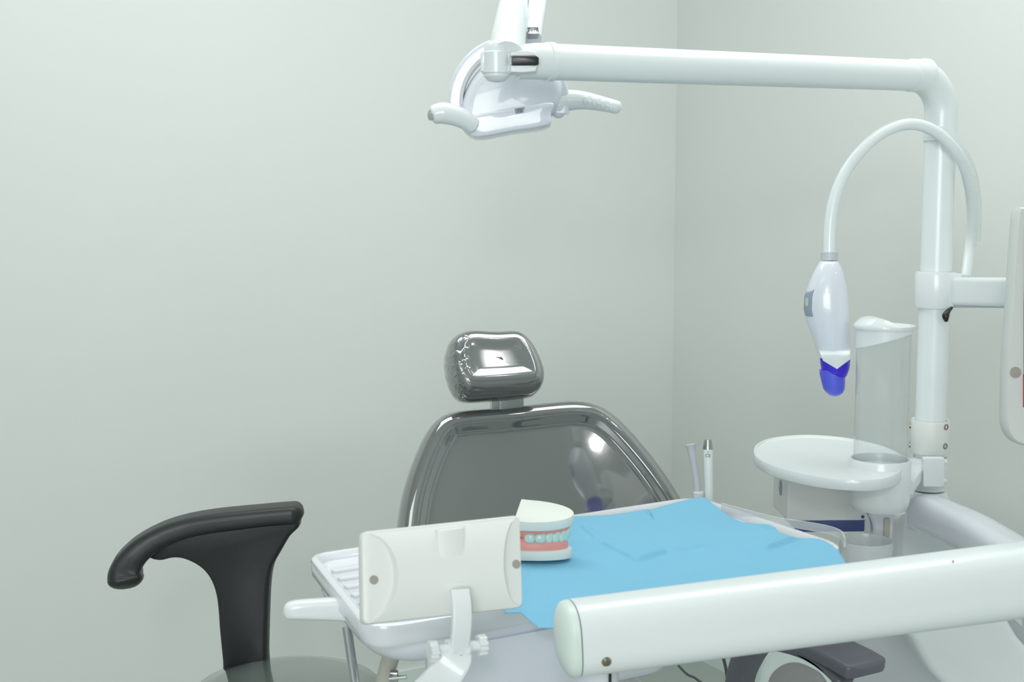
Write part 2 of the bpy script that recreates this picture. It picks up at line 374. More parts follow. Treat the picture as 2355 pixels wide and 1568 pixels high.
# ------------------------------------------------------------------ stool on the left
sc = onz(662, 1590, .53)
stool = thing('dental_stool', (sc.x, sc.y, 0), 'round grey vinyl stool with one curved black armrest at the left', 'stool')
obj('seat', lathe([(.10, -.075), (.160, -.07), (.174, -.05), (.177, -.028), (.172, -.008), (.155, .008), (.12, .018), (.07, .023), (.005, .025)], sc, n=64), M['stool'], stool, smooth=60)
obj('column', lathe([(.03, .06), (.03, .28), (.022, .28), (.022, sc.z-.075)], (sc.x, sc.y, 0), n=28), M['chrome'], stool)
for k in range(5):
    a = 2*math.pi*k/5+.3; d = V((math.cos(a), math.sin(a), 0)); p0 = V((sc.x, sc.y, .09)); e = V((sc.x, sc.y, .065))+d*.25
    lg = obj('leg', sweep([p0, p0.lerp(e, .5), e], rrect(.04, .025, .006), scale=[1, .7]), M['chrome'], stool)
    obj('caster', lathe([(.02, -.012), (.027, -.01), (.027, .01), (.02, .012)], e+V((0, 0, -.038)), ax=(-d.y, d.x, 0), n=24), M['black'], lg)
TF = face_cam(560, 1400, 2.31, yaw=0, tilt=0)
tw = [(616, 1497), (617, 1540), (600, 1600), (530, 1600), (517, 1540), (516, 1515), (509, 1443), (506, 1400), (500, 1358), (486, 1323), (463, 1298), (429, 1281), (401, 1278), (372, 1284), (345, 1275), (345, 1245), (380, 1215), (430, 1197), (500, 1183), (590, 1173), (660, 1168), (688, 1178), (690, 1200), (688, 1210), (668, 1230), (643, 1272), (628, 1301), (621, 1346), (618, 1415)]
wb = prism([TF.px(*p) for p in tw], TF, -.022, .018, .007, spline=True, N=140)
pp = [TF.px(*p) for p in [(674, 1180), (620, 1184), (560, 1190), (490, 1198), (430, 1209), (375, 1228), (330, 1256), (304, 1286), (297, 1310), (298, 1322)]]
# the padded top: along the arm, bending towards the camera at its hooked front end
pw = [TF.w(u, v, o) for (u, v), o in zip(pp, (-.005, -.004, -.003, -.002, .0, .004, .010, .016, .020, .022))]
pc = crom(pw, 6)
pd = sweep(pc, [(x, y) for x, y in rrect(.066, .034, .014, 6)], up=(0, 0, 1), scale=[.95, .95, 1, 1.02, 1.1, 1.3, 1.65, 1.75], dome=.018)
obj('armrest', join(wb, pd), M['rubber'], stool, smooth=50)
obj('armrest_mount', box(Fr((sc.x, sc.y, .43), (1, 0, 0), (0, 0, 1)), TF.w(*TF.px(566, 1540)).x-sc.x, 0, -.10, .06, .012, .14, .004), M['rubber'], stool)

# ------------------------------------------------------------------ operating light: pole, elbow, arm, joint, lamp head
PX, PY = at(2163, 300, 2.14).x, at(2163, 300, 2.14).y
zt = ony(2160, 176, PY).z
light = thing('operating_light', (PX, PY, ony(2140, 1130, PY).z), 'white dental operating light on a long swing arm and pole', 'dental light')
E = V((PX, PY, zt)); J = at(1262, 142, 1.80)
dj = (J-E).normalized()
obj('pole', tube([V((PX, PY, ony(2140, 1125, PY).z)), V((PX, PY, zt-.075))], .0255), M['enamel'], light)
arc = []
for k in range(11):
    a = k/10*math.pi/2; arc.append(E + V((0, 0, -.06))*(1-math.sin(a)) + dj*.06*(1-math.cos(a)))
obj('elbow', tube([E+V((0, 0, -.10))] + arc + [E+dj*.07], .0265), M['enamel'], light)
obj('elbow_ring', tube([E+dj*.036, E+dj*.044], .0278), M['enamel'], light)
obj('elbow_ring', tube([E+V((0, 0, -.097)), E+V((0, 0, -.104))], .0278), M['enamel'], light)
obj('arm_tube', tube([E+dj*.07, J], .0250, scale=[.985, 1.0]), M['enamel'], light)
obj('arm_collar', tube([J+dj*-.006, J+dj*.004], .0268), M['enamel'], light)
jb = at(1142, 145, 1.775)
fork = tube([J, J+dj*.02, at(1190, 143, 1.785)], .0252, scale=[1, .985, .93])
fo = obj('arm_fork', fork, M['enamel'], light)
FKF = face_cam(1208, 140, 1.758, yaw=4)
obj('fork_slot', box(FKF, 0, 0, -.010, .036, .0095, .025, .001), M['black'], fo)
obj('fork_cap', join(loft([FKF.px(*p) for p in [(1172, 116), (1205, 114), (1232, 117), (1238, 131), (1172, 131)]], FKF, [(0, -.02), (0, -.004), (.002, .0)], shrink=2, spline=False, N=48),
     loft([FKF.px(*p) for p in [(1172, 148), (1238, 148), (1233, 166), (1205, 169), (1172, 168)]], FKF, [(0, -.02), (0, -.004), (.002, .0)], shrink=2, spline=False, N=48)), M['white'], fo)
JF = Fr(jb, (1, 0, 0), (0, 0, 1))
obj('knuckle', join(lathe([(.004, -.026), (.012, -.024), (.0175, -.018), (.0185, -.010), (.0185, .012), (.017, .022), (.012, .028), (.004, .030)], jb, n=40),
     sweep([jb+V((0, 0, 0)), at(1185, 145, 1.785)], rrect(.036, .034, .008))), M['enamel'], light)
obj('knuckle_clamp', join(lathe([(.0196, -.0145), (.0205, -.0135), (.0205, .0135), (.0196, .0145)], jb, n=40), box(face_cam(1112, 143, 1.768), 0, 0, 0, .008, .026, .01, .002)), M['enamel'], light)
top = at(1196, -80, 2.62)
obj('rising_arm', tube([at(1166, 130, 1.77), at(1168, 95, 1.80), at(1183, 0, 2.22), top], .0245, scale=[.96, 1.0, 1.0, 1.0]), M['enamel'], light)
lw = at(1232, 70, 2.02)
hang = sweep(crom([top, at(1243, -60, 2.45), at(1239, 0, 2.2), at(1228, 62, 2.06), at(1222, 96, 2.02)], 6), rrect(.030, .034, .010))
ha = obj('drop_arm', hang, M['cool'], light)
LBF = face_cam(1226, 69, 1.985, yaw=0, tilt=8)
pl_ = obj('rating_label', box(LBF, 0, 0, -.020, .0165, .0105, .036, .001), M['steel'], ha, label='small grey rating label on the drop arm')
for k in range(4): pass
text('label_print', 'Tech', LBF, 0, 0, -.0018, .009, M['ink'], pl_)
# lamp head
LF = face_cam(1175, 215, 2.02, yaw=0, tilt=0)
lamp = obj('lamp_head', loft([LF.px(*p) for p in [(1056, 262), (1066, 212), (1090, 168), (1130, 132), (1185, 116), (1240, 126), (1280, 155), (1298, 195), (1290, 240), (1268, 268), (1262, 290), (1180, 303), (1108, 316), (1080, 312), (1060, 292)]], LF,
     [(.012, -.13), (.003, -.12), (0, -.09), (0, -.03), (.002, -.015), (.007, -.004), (.014, .004)], N=110, shrink=8, crown=.004), M['cool'], light, smooth=60)
obj('front_cover', loft([LF.px(*p) for p in [(1070, 272), (1100, 262), (1180, 250), (1268, 236), (1266, 262), (1261, 287), (1180, 302), (1108, 315), (1085, 313), (1072, 298)]], LF,
     [(0, -.02), (0, .0055), (.0008, .0075), (.003, .0092)], N=110, shrink=3, crown=.0008), M['cool'], lamp, smooth=45)
lb = obj('logo_plate', prism([LF.px(*p) for p in [(1183, 251), (1206, 247), (1203, 260), (1186, 262)]], LF, .006, .0115, .0004), M['label'], lamp, label='small dark grey emblem plate')
text('emblem_letters', 'XE', LF, *LF.px(1195, 255), .0117, .007, M['ink'], lb)
# yoke: half ring over the head
yk = []
for k in range(25):
    a = math.radians(186 - k*(196/24)); yk.append(LF.w(*LF.px(1170+124*math.cos(a), 234-136*math.sin(a)), -.035))
yo = obj('yoke', sweep(yk, rrect(.040, .0235, .006), up=(-1, 0, 0)), M['cool'], lamp)
def strip(a0, a1, r=(110, 121)):
    pts = []
    for k in range(15):
        a = math.radians(a0+(a1-a0)*k/14); pts.append(LF.w(*LF.px(1170+r[0]*math.cos(a), 234-r[1]*math.sin(a)), -.0155))
    return sweep(pts, rrect(.0030, .0055, .001), up=(-1, 0, 0))
obj('grey_seal', strip(182, 128), M['lgrey'], yo); obj('grey_seal', strip(25, 2), M['lgrey'], yo)
hl = sweep(crom([LF.w(*LF.px(1088, 290), .006), LF.w(*LF.px(1060, 272), .014), LF.w(*LF.px(1022, 262), .018), LF.w(*LF.px(1000, 266), .02)], 6), circ(.0145, 28), scale=[.9, 1.05, 1.15, 1.0], dome=.006)
h1 = obj('handle', hl, M['white'], lamp, smooth=60)
obj('handle_cap', lathe([(.008, 0), (.0085, .001), (.0085, .002), (.007, .003)], LF.w(*LF.px(995, 267), .0255), ax=(-.8, -.6, -.02), n=28), M['grey'], h1, label='round grey end cap')
hr_ = [LF.w(*LF.px(x, y), z) for x, y, z in [(1284, 234, -.03), (1310, 227, -.03), (1345, 228, -.025), (1385, 236, -.02), (1420, 245, -.015)]]
h2 = obj('handle', sweep(crom(hr_, 6), circ(.0165, 28), up=(0, 0, 1), scale=[1.1, 1.0, .85, .7, .62], dome=.008), M['white'], lamp, smooth=60)
for q in [(1347, 226), (1368, 231), (1388, 236), (1407, 241)]:
    obj('finger_groove', ball(LF.w(*LF.px(q[0], q[1]+3), -.008), .0045, .003, .007), M['white'], h2)
obj('handle_socket', ball(LF.w(*LF.px(1286, 238), -.03), .015, .018, .021, 28), M['cool'], lamp)

# ------------------------------------------------------------------ cuspidor unit: body, swivel base, bowl, big rear arm
BF = face_cam(2200, 1300, 2.30, yaw=0)
cb = V((PX, PY, 0))
unit = thing('cuspidor_unit', (BF.o.x, BF.o.y, 0), 'white dental side unit with spittoon bowl under the light pole', 'dental unit')
fz = BF.px(2062, 784)[0]
ub = [BF.px(*p) for p in [(2062, 1178), (2120, 1172), (2220, 1205), (2340, 1290), (2620, 1330)]]
ub = ub + [(ub[-1][0], -BF.o.z), (ub[0][0], -BF.o.z)]
obj('body', prism(roundpoly(ub, .03), BF, -.22, 0, .012), M['shell'], unit)
ub2 = [BF.px(*p) for p in [(1925, 1318), (2062, 1318)]]
obj('pedestal', prism(roundpoly([ub2[0], (BF.px(2400, 1318)[0], ub2[0][1]), (BF.px(2400, 1318)[0], -BF.o.z), (ub2[0][0], -BF.o.z)], .02), BF, -.15, .05, .012), M['shell'], unit)
CFr = face_cam(2200, 1500, 2.02)
fc = [CFr.px(*p) for p in [(2060, 1420), (2082, 1450), (2102, 1478), (2118, 1508), (2140, 1545), (2172, 1578), (2230, 1620), (2420, 1640), (2400, 1540), (2345, 1470), (2300, 1410), (2200, 1390)]]
obj('front_cover', loft(fc, CFr, [(.01, -.10), (0, -.09), (0, -.012), (.004, -.004), (.012, 0)], N=90, shrink=0), M['enamel'], unit, smooth=50)
obj('side_lid', prism([CFr.px(*p) for p in [(2312, 1402), (2420, 1500), (2420, 1390)]], CFr, -.16, -.12, .003), M['cool'], unit)
# swivel base under the pole
z = lambda py: ony(2138, py, PY).z
obj('swivel_base', lathe([(.035, z(1215)), (.0375, z(1170)), (.036, z(1158)), (.036, z(1150)), (.0325, z(1140)), (.031, z(1133)), (.028, z(1128))], cb, n=48), M['cool'], unit, smooth=50)
clr = obj('pole_collar', lathe([(.0262, z(965)), (.0305, z(964)), (.0315, z(968)), (.0315, z(1036)), (.0305, z(1040)), (.0262, z(1040))], cb, n=48, close=False), M['pearl'], unit)
clr['label'] = 'warm white clamp collar with four socket screws'
for sx_, sy_ in ((2176, 982), (2174, 1026), (2093, 978), (2092, 1022)):
    r = ray(sx_, sy_); o2 = V((-PX, -PY)); dd = V((r.x, r.y)); a_ = dd.dot(dd); b_ = 2*dd.dot(o2); c_ = o2.dot(o2)-.0315**2
    t = (-b_-math.sqrt(max(b_*b_-4*a_*c_, 0)))/(2*a_); p = CO+r*t; nn = V((p.x-PX, p.y-PY, 0)).normalized()
    obj('screw', lathe([(.0052, -.003), (.0052, .0006), (.0045, .0012), (.0032, .0012), (.0026, -.001)], p, ax=nn, n=24), M['brass'], clr)
# big rear arm from the swivel base to the joint at the right
ra = [at(2128, 1178, 2.10), at(2230, 1222, 1.98), at(2330, 1282, 1.84), at(2440, 1338, 1.70), at(2600, 1365, 1.52)]
rarm = thing('swing_arm', at(2128, 1200, 2.12), 'thick white support arm sloping from the light pole base to lower right', 'arm')
obj('arm_shell', sweep(crom(ra, 8), rrect(.062, .058, .024, 8), dome=.02), M['cool'], rarm, smooth=60)
obj('arm_joint', lathe([(.045, -.06), (.05, -.05), (.05, .05), (.045, .06)], at(2600, 1340, 1.48), n=40), M['white'], rarm)
# spittoon bowl and rinse spout
bz = at(1992, 1272, 2.05)
obj('spittoon_bowl', lathe([(.015, -.05), (.028, -.045), (.038, -.02), (.042, .012), (.041, .022), (.038, .022), (.035, .0), (.025, -.035), (.008, -.04)], bz, n=56, close=False), M['bowl'], unit, smooth=60)
obj('bowl_stand', tube([V((bz.x, bz.y, bz.z-.05)), V((bz.x, bz.y, at(1975, 1330, 2.12).z)), V((bz.x, bz.y+.05, at(1975, 1380, 2.12).z))], .028), M['cool'], unit)
SPF = face_cam(2030, 1230, 2.125, yaw=0)
obj('rinse_panel', loft([SPF.px(*p) for p in [(1995, 1160), (2055, 1160), (2056, 1200), (2050, 1260), (2044, 1310), (1996, 1310), (2006, 1260), (2009, 1210)]], SPF, [(0, -.02), (0, -.004), (.003, 0)], N=60, shrink=3), M['cool'], unit)
obj('rinse_window', box(SPF, *[sum(x)/2 for x in zip(SPF.px(2036, 1190), SPF.px(2040, 1270))], .002, .010, .058, .005, .003), M['beige'], unit)

# ------------------------------------------------------------------ oval side tray with cup holder ring
TZ = CAMZ-.40 - .0
tr = thing('side_tray', V((PX-.17, PY-.05, TZ-.05)), 'oval white side tray with round cup holder beside the pole', 'tray')
TL = onz(1733, 1036, TZ); TT = onz(1860, 1000, TZ); RC = onz(2024, 1068, TZ)
TP = Fr((TL.x+.12, 2.06, TZ), (1, 0, 0), (0, 1, 0))
ov = [TP.px(*p) for p in [(1733, 1036), (1742, 1020), (1775, 1007), (1850, 1000), (1940, 1006), (2025, 1024), (2068, 1043), (2084, 1062), (2062, 1090), (2012, 1103), (1930, 1101), (1850, 1090), (1782, 1072), (1742, 1053)]]
tdisc = loft(ov, TP, [(.004, -.017), (.001, -.0165), (0, -.015), (0, -.001), (.001, .0005), (.0035, .0005), (.0050, -.002)], N=110, shrink=4, crown=-.0005)
obj('tray_plate', tdisc, M['white'], tr, smooth=40)
RH = .043
obj('cup_ring', lathe([(.030, -.075), (.040, -.073), (.0445, -.066), (.0455, -.06), (.0465, .004), (.0455, .006), (.0435, .006), (.0425, .003), (.042, -.02), (.042, -.066), (.03, -.068)], (RC.x, RC.y, TZ+.004), n=64, close=False), M['white'], tr, smooth=40)
# bracket to the pole
zb0, zb1 = z(1050), z(1116)
obj('bracket', join(lathe([(.0262, zb0), (.0300, zb0+.0005), (.0305, zb0-.003), (.0305, zb1+.006), (.028, zb1), (.0262, zb1)][::-1], cb, n=48, close=False),
    sweep([V((RC.x+.038, RC.y+.01, (zb0*.72+zb1*.28))), V((PX-.022, PY-.01, (zb0*.72+zb1*.28)))], rrect(.034, .022, .004)),
    box(face_cam(2148, 1086, 2.105), 0, 0, -.006, .034, .048, .014, .004)), M['white'], tr)
for py in (1062, 1106): obj('screw_cover', ball(at(2171, py, 2.115), .006, .004, .004), M['white'], tr)

# cup dispenser
cup = thing('cup_dispenser', (RC.x, RC.y, TZ-.05), 'tall clear tube cup dispenser with white lid standing in the side tray ring', 'cup dispenser')
zl = ony(2033, 752, RC.y).z
obj('tube', lathe([(.0405, TZ-.05), (.0405, zl-.004), (.0395, zl-.004), (.0395, TZ-.05)], (RC.x, RC.y, 0), n=64, close=False), M['glass'], cup)
def band():
    n = 64; vs = []; fs = []
    for k in range(n):
        t = 2*math.pi*k/n; c, s_ = math.cos(t), math.sin(t); low = zl - .020 + .012*(c)  - .004*s_
        for r, zz in ((.0412, zl), (.0425, zl), (.0425, low), (.0412, low)): vs.append(V((RC.x+r*c, RC.y+r*s_, zz)))
    for k in range(n):
        q = (k+1) % n
        for j in range(4): fs.append((k*4+j, q*4+j, q*4+(j+1) % 4, k*4+(j+1) % 4))
    return vs, fs
obj('band', band(), M['white'], cup)
def lid():
    n = 64; vs = []; fs = []; rr = [(1, -.003), (1.03, -.001), (1.03, .003), (.99, .005), (.9, .0065), (.7, .0075), (.4, .008), (.1, .008)]
    for (r, zz) in rr:
        for k in range(n):
            t = 2*math.pi*k/n; c, s_ = math.cos(t), math.sin(t); x = r*.0445*c; wv_ = (.0075*math.sin((x/.0445)*-2.6+.5) if zz > .004 else 0)*(1-max(0, (r-.9)*8))
            vs.append(V((RC.x+x, RC.y+r*.0445*s_, zl+zz+wv_)))
    for i in range(len(rr)-1):
        for k in range(n):
            q = (k+1) % n; fs.append((i*n+k, i*n+q, (i+1)*n+q, (i+1)*n+k))
    fs.append(tuple(range(n))); fs.append(tuple((len(rr)-1)*n+k for k in range(n))); return vs, fs
obj('lid', lid(), M['white'], cup, smooth=50)
obj('lid_clasp', join(box(Fr((RC.x+.046, RC.y, zl), (1, 0, 0), (0, 0, 1)), .0, 0, 0, .008, .006, .014, .002), tube([V((RC.x+.0425, RC.y, zl)), V((RC.x+.0425, RC.y, TZ+.012))], .0012, n=8)), M['glass'], cup)

# control box under the side tray
XF = face_cam(1900, 1145, 2.16, yaw=2)
cbx = thing('control_box', XF.w(0, -.06, -.05), 'off-white control box with navy base under the oval side tray', 'box')
x0, y1 = XF.px(1812, 1080)[0], TZ-.0178-XF.o.z; x1, y0 = XF.px(1992, 1197)
obj('housing', box(XF, (x0+x1)/2, (y0+y1)/2, -.05, x1-x0, y1-y0, .10, .006), M['pearl'], cbx)
xa, ya = XF.px(1838, 1197); xb, yb = XF.px(1993, 1226)
obj('navy_base', box(XF, (xa+xb)/2, (ya+yb)/2, -.055, xb-xa, ya-yb, .09, .003), M['navy'], cbx)
obj('rivet', lathe([(.0028, 0), (.0028, .0012), (.001, .0014)], XF.w(*XF.px(1984, 1188), 0), ax=XF.n, n=20), M['navy'], cbx)
side = Fr(XF.w(x0, (y0+y1)/2-.006, -.045), -XF.n, (0, 0, 1))
obj('side_window', lathe([(.010, -.0003), (.010, .001), (.008, .0015)], side.o, ax=-XF.u, n=28, sx=1, sy=1.3), M['label'], cbx)
obj('mount', tube([XF.w(.02, .0, -.05), XF.w(.02, y1, -.05)], .02), M['pearl'], cbx)

# ------------------------------------------------------------------ whitening lamp on a gooseneck
WD = 2.04
wl = thing('whitening_lamp', at(1902, 910, WD), 'white teardrop whitening lamp with blue tip hanging from a gooseneck', 'lamp')
gp = [(2222, 640, 2.20), (2232, 560, 2.22), (2236, 480, 2.19), (2224, 400, 2.13), (2196, 345, 2.09), (2150, 302, 2.072), (2095, 285, 2.062), (2035, 302, 2.05), (1985, 342, 2.04), (1945, 395, 2.04), (1920, 455, 2.04), (1909, 520, 2.04), (1907, 590, 2.04)]
obj('gooseneck', tube([at(*p) for p in gp], .0092, smooth=6, n=24), M['enamel'], wl)
obj('cable_cover', tube([at(p[0]+10, p[1]-2, p[2]+.01) for p in gp[1:6]], .0085, smooth=6, n=20), M['lip'], wl)
obj('neck_collar', tube([at(1907, 581, WD), at(1907, 600, WD)], .0132), M['lgrey'], wl)
HL = face_cam(1905, 710, WD, yaw=-12)
def headshape(secs, fr):
    vs = []; fs = []; n = 40
    for (y, xl, xr, dp) in secs:
        a = fr.px(xl, y); b = fr.px(xr, y); c = (a[0]+b[0])/2; h = (b[0]-a[0])/2; vv = (a[1]+b[1])/2
        for k in range(n):
            t = 2*math.pi*k/n; cc, ss = math.cos(t), math.sin(t)
            cc = math.copysign(abs(cc)**.9, cc); ss = math.copysign(abs(ss)**.9, ss)
            vs.append(fr.w(c+h*cc, vv, dp*ss))
    for i in range(len(secs)-1):
        for k in range(n):
            q = (k+1) % n; fs.append((i*n+k, i*n+q, (i+1)*n+q, (i+1)*n+k))
    fs.append(tuple(range(n))); fs.append(tuple((len(secs)-1)*n+k for k in range(n))); return vs, fs
hb = headshape([(600, 1887, 1926, .012), (606, 1882, 1931, .016), (622, 1873, 1938, .022), (645, 1862, 1945, .027), (680, 1850, 1950, .031), (710, 1848, 1953, .032), (740, 1855, 1955, .031), (770, 1866, 1955, .028), (800, 1876, 1955, .024), (822, 1882, 1956, .021)], HL)
whead = obj('lamp_housing', hb, M['cool'], wl, smooth=60)
def patch(secs, fr, t0, t1, k_=1.0):
    vs = []; fs = []; n = 14
    for lay in (1.004*k_, .96*k_):
        for (y, xl, xr, dp) in secs:
            a = fr.px(xl, y); b = fr.px(xr, y); c = (a[0]+b[0])/2; h = (b[0]-a[0])/2*lay; vv = (a[1]+b[1])/2
            for k in range(n+1):
                t = math.radians(t0 + (t1-t0)*k/n); cc, ss = math.cos(t), math.sin(t)
                cc = math.copysign(abs(cc)**.9, cc); ss = math.copysign(abs(ss)**.9, ss); vs.append(fr.w(c+h*cc, vv, dp*lay*ss))
    R = len(secs); m = n+1
    for i in range(R-1):
        for k in range(n):
            q = i*m+k; fs.append((q, q+1, q+m+1, q+m)); z_ = R*m; fs.append((z_+q, z_+q+m, z_+q+m+1, z_+q+1))
    return vs, fs
obj('label_panel', patch([(664, 1856, 1948, .0292), (680, 1850, 1950, .031), (710, 1848, 1953, .032), (726, 1851.5, 1954, .0315)], HL, 128, 178), M['label'], whead, label='small blue-grey control label')
obj('label_print', patch([(684, 1849.6, 1950.3, .0311), (702, 1848.4, 1952, .0318)], HL, 142, 158, 1.004), M['ltext'], whead)
tip = headshape([(812, 1884, 1955.5, .0195), (826, 1885, 1956, .020), (846, 1888, 1954, .018), (862, 1889, 1948, .016), (866, 1888, 1945, .0155)], HL)
obj('blue_tip', tip, M['blue'], wl, smooth=60)
tip2 = headshape([(850, 1884, 1948, .0165), (862, 1885, 1944, .0165), (880, 1889, 1944, .016), (894, 1893, 1943, .0145), (903, 1900, 1938, .011), (909, 1908, 1930, .006), (911, 1915, 1924, .002)], HL)
obj('tip_guide', tip2, M['blue2'], wl, smooth=60)
obj('chevron_cap', prism([HL.px(*p) for p in [(1882, 802), (1892, 826), (1924, 845), (1955, 822), (1955, 800)]], HL, .004, .0235, .002), M['white'], whead)
obj('neck_clip', box(face_cam(2206, 650, 2.19), 0, 0, 0, .022, .03, .03, .004), M['enamel'], wl)

# ------------------------------------------------------------------ monitor and its arm at the right edge
mon = thing('monitor', at(2340, 1000, 1.82), 'white monitor with rounded corner, cut off by the right edge', 'monitor')
MF = face_cam(2400, 760, 1.86, yaw=0, tilt=4)
mo = [MF.px(*p) for p in roundpoly([(2341, 476), (2334, 560), (2325, 700), (2314, 850), (2312, 1025), (2720, 1040), (2720, 476)], [4, 30, 60, 60, 62, 60, 20], 8)]
obj('housing', loft(mo, MF, [(.008, -.035), (.002, -.03), (0, -.02), (0, -.002), (.003, .002)], N=120, shrink=3, spline=False), M['monit'], mon, smooth=50)
obj('screen', prism([MF.px(*p) for p in [(2353, 935), (2353, 700), (2356, 520), (2700, 520), (2700, 935)]], MF, .001, .004, .0005), M['black'], mon)
obj('screen_edge', prism([MF.px(*p) for p in [(2351.5, 936), (2351.5, 860), (2353.5, 860), (2353.5, 936)]], MF, .001, .0045, .0002), M['red'], mon)
obj('knob', lathe([(.008, -.004), (.008, .0021), (.006, .0024)], MF.w(*MF.px(2334, 856), .001), ax=MF.n, n=28), M['hole'], mon)
zc = lambda py: ony(2160, py, PY).z
AFm = Fr((PX, PY, (zc(622)+zc(708))/2), (1, 0, 0), (0, 0, 1))
obj('pole_clamp', join(lathe([(.0262, zc(624)), (.0315, zc(625)), (.033, zc(632)), (.033, zc(700)), (.031, zc(707)), (.0262, zc(707))], cb, n=48, close=False), box(AFm, .018, 0, .005, .034, .056, .05, .006)), M['white'], mon)
obj('monitor_arm', sweep([V((PX+.03, PY-.015, zc(668))), at(2400, 674, 1.98)], rrect(.036, .046, .008)), M['white'], mon)
obj('arm_underside', sweep([V((PX+.03, PY-.015, zc(700)-.001)), at(2400, 704, 1.98)], rrect(.028, .005, .002)), M['grey'], mon)
obj('monitor_mount', tube([at(2400, 674, 1.98), at(2440, 680, 1.90)], .022), M['white'], mon)
obj('release_lever', tube([at(2188, 708, 2.11), at(2180, 716, 2.105), at(2175, 726, 2.10), at(2176, 736, 2.10)], .006, smooth=6, scale=[.4, .7, 1, .6], dome=.003, n=16), M['black'], mon)

# ------------------------------------------------------------------ delivery unit: instrument table
RZ = .90
def G(px, py, zz=RZ): p = onz(px, py, zz); return (p.x, p.y)
TFz = Fr((0, 0, 0), (1, 0, 0), (0, 1, 0))
B_, E_, D_, A_ = G(845, 1447), G(1962, 1258), G(1604, 1139), G(706, 1273)
tabl = thing('instrument_table', V((.1, 1.6, .76)), 'white dental instrument table with ribbed tray and left handle', 'instrument table')
def rim(c, r, z_list):
    vs = []; fs = []; m = None
    P = [V((p.x, p.y)) for p in roundpoly(c, r, 10)]
    for d, zz in z_list:
        q = inset2(P, d); m = len(q)
        vs += [V((p.x, p.y, zz)) for p in q]
    for i in range(len(z_list)-1):
        for j in range(m):
            k = (j+1) % m; fs.append((i*m+j, i*m+k, (i+1)*m+k, (i+1)*m+j))
    return vs, fs, m, len(z_list)
TC = [B_, E_, D_, A_]
vs, fs, m, R = rim(TC, [.045, .05, .05, .03], [(.03, RZ-.026), (.004, RZ-.026), (.001, RZ-.022), (.0, RZ-.006), (.001, RZ-.002), (.004, RZ), (.008, RZ), (.011, RZ-.003), (.014, RZ-.010), (.019, RZ-.012)])
fs.append(tuple(range(m))[::-1]); fs.append(tuple((R-1)*m+j for j in range(m)))
tray = obj('tray', (vs, fs), M['traym'], tabl, smooth=40)
# ribs of the mat at the left
ad = (V(D_)-V(A_)).normalized(); bd = (V(B_)-V(A_)).normalized(); nrm = V((-ad.y, ad.x))
RF = Fr((A_[0], A_[1], RZ-.012), (ad.x, ad.y, 0), (0, 0, 1)) ; RF = Fr((A_[0], A_[1], RZ-.012), (ad.x, ad.y, 0), (-ad.y, ad.x, 0))
ribs = []
for k in range(7):
    t = .06 + k*.036; p = V(A_) + bd*t
    q = RF; rel = p - V(A_); u = rel.dot(ad); v_ = rel.dot(nrm)
    ribs.append(box(RF, u+.116, v_, .0015, .19, .014, .004, .004, .0012))
obj('ribbed_mat', join(*ribs), M['traym'], tray, smooth=40)
# milky lip behind the right edge
lipc = [(E_[0]+.004, E_[1]-.004), (E_[0]+.010, E_[1]+.006), (D_[0]+.006, D_[1]+.014), (D_[0]-.05, D_[1]+.004)]
lp = [V((*G(x, y, RZ+.001), RZ+.001)) for x, y in [(1660, 1165), (1773, 1195), (1850, 1208), (1904, 1218), (1934, 1230), (1943, 1248)]]
obj('clear_lip', sweep(crom(lp, 8), rrect(.003, .012, .001), up=(0, 0, 1)), M['lip'], tray)
# body shell below the tray
bodyc = [(B_[0]+.008, B_[1]+.014), (E_[0]-.02, E_[1]+.02), (D_[0]-.02, D_[1]-.03), (A_[0]+.010, A_[1]-.008)]
vs, fs, m, R = rim(bodyc, [.10, .09, .08, .05], [(.12, RZ-.070), (.07, RZ-.068), (.035, RZ-.064), (.014, RZ-.056), (.004, RZ-.046), (0, RZ-.036), (0, RZ-.027), (.01, RZ-.022)])
fs.append(tuple(range(m))[::-1]); fs.append(tuple((R-1)*m+j for j in range(m)))
obj('table_body', (vs, fs), M['cool'], tabl, smooth=60)
# belly: lower front housing that runs on to the lower edge of the picture
pe = (V(E_)-V(B_)).normalized(); pn_ = V((-pe.y, pe.x)); q1 = V(G(975, 1428)) + pn_*.012; q2 = V(G(1590, 1320)) + pn_*.012
hc = [q1, q2, q2+pn_*.22, q1+V((.012, .15))]
vs, fs, m, R = rim([(q.x, q.y) for q in hc], .05, [(.05, RZ-.135), (.02, RZ-.131), (.006, RZ-.122), (0, RZ-.108), (0, RZ-.04)])
fs.append(tuple(range(m))[::-1]); fs.append(tuple((R-1)*m+j for j in range(m)))
obj('lower_housing', (vs, fs), M['cool'], tabl, smooth=60)
# handle at the left
HDF = face_cam(720, 1407, 1.52, yaw=10, tilt=0)
hh = [HDF.px(*p) for p in [(651, 1408), (656, 1394), (672, 1387), (710, 1383), (800, 1380), (860, 1400), (860, 1440), (790, 1432), (700, 1429), (662, 1427), (653, 1419)]]
obj('handle', loft(hh, HDF, [(.006, -.02), (.001, -.016), (0, -.008), (.001, -.002), (.004, .001)], N=80, shrink=3, crown=.001), M['white'], tabl, smooth=60)
# chrome rod and beige hose under the left corner
obj('chrome_rod', tube([at(797, 1440, 1.60), at(806, 1500, 1.60), at(826, 1640, 1.60)], .0062, n=20), M['chrome'], tabl)
obj('hose', tube([at(903, 1495, 1.64), at(880, 1580, 1.66), at(862, 1680, 1.66)], .011, smooth=4), M['beige'], tabl)
obj('hose_bracket', join(sweep([at(895, 1560, 1.62), at(935, 1556, 1.62)], rrect(.006, .004, .001)), box(face_cam(906, 1556, 1.63), 0, 0, 0, .010, .014, .01, .001)), M['steel'], tabl)

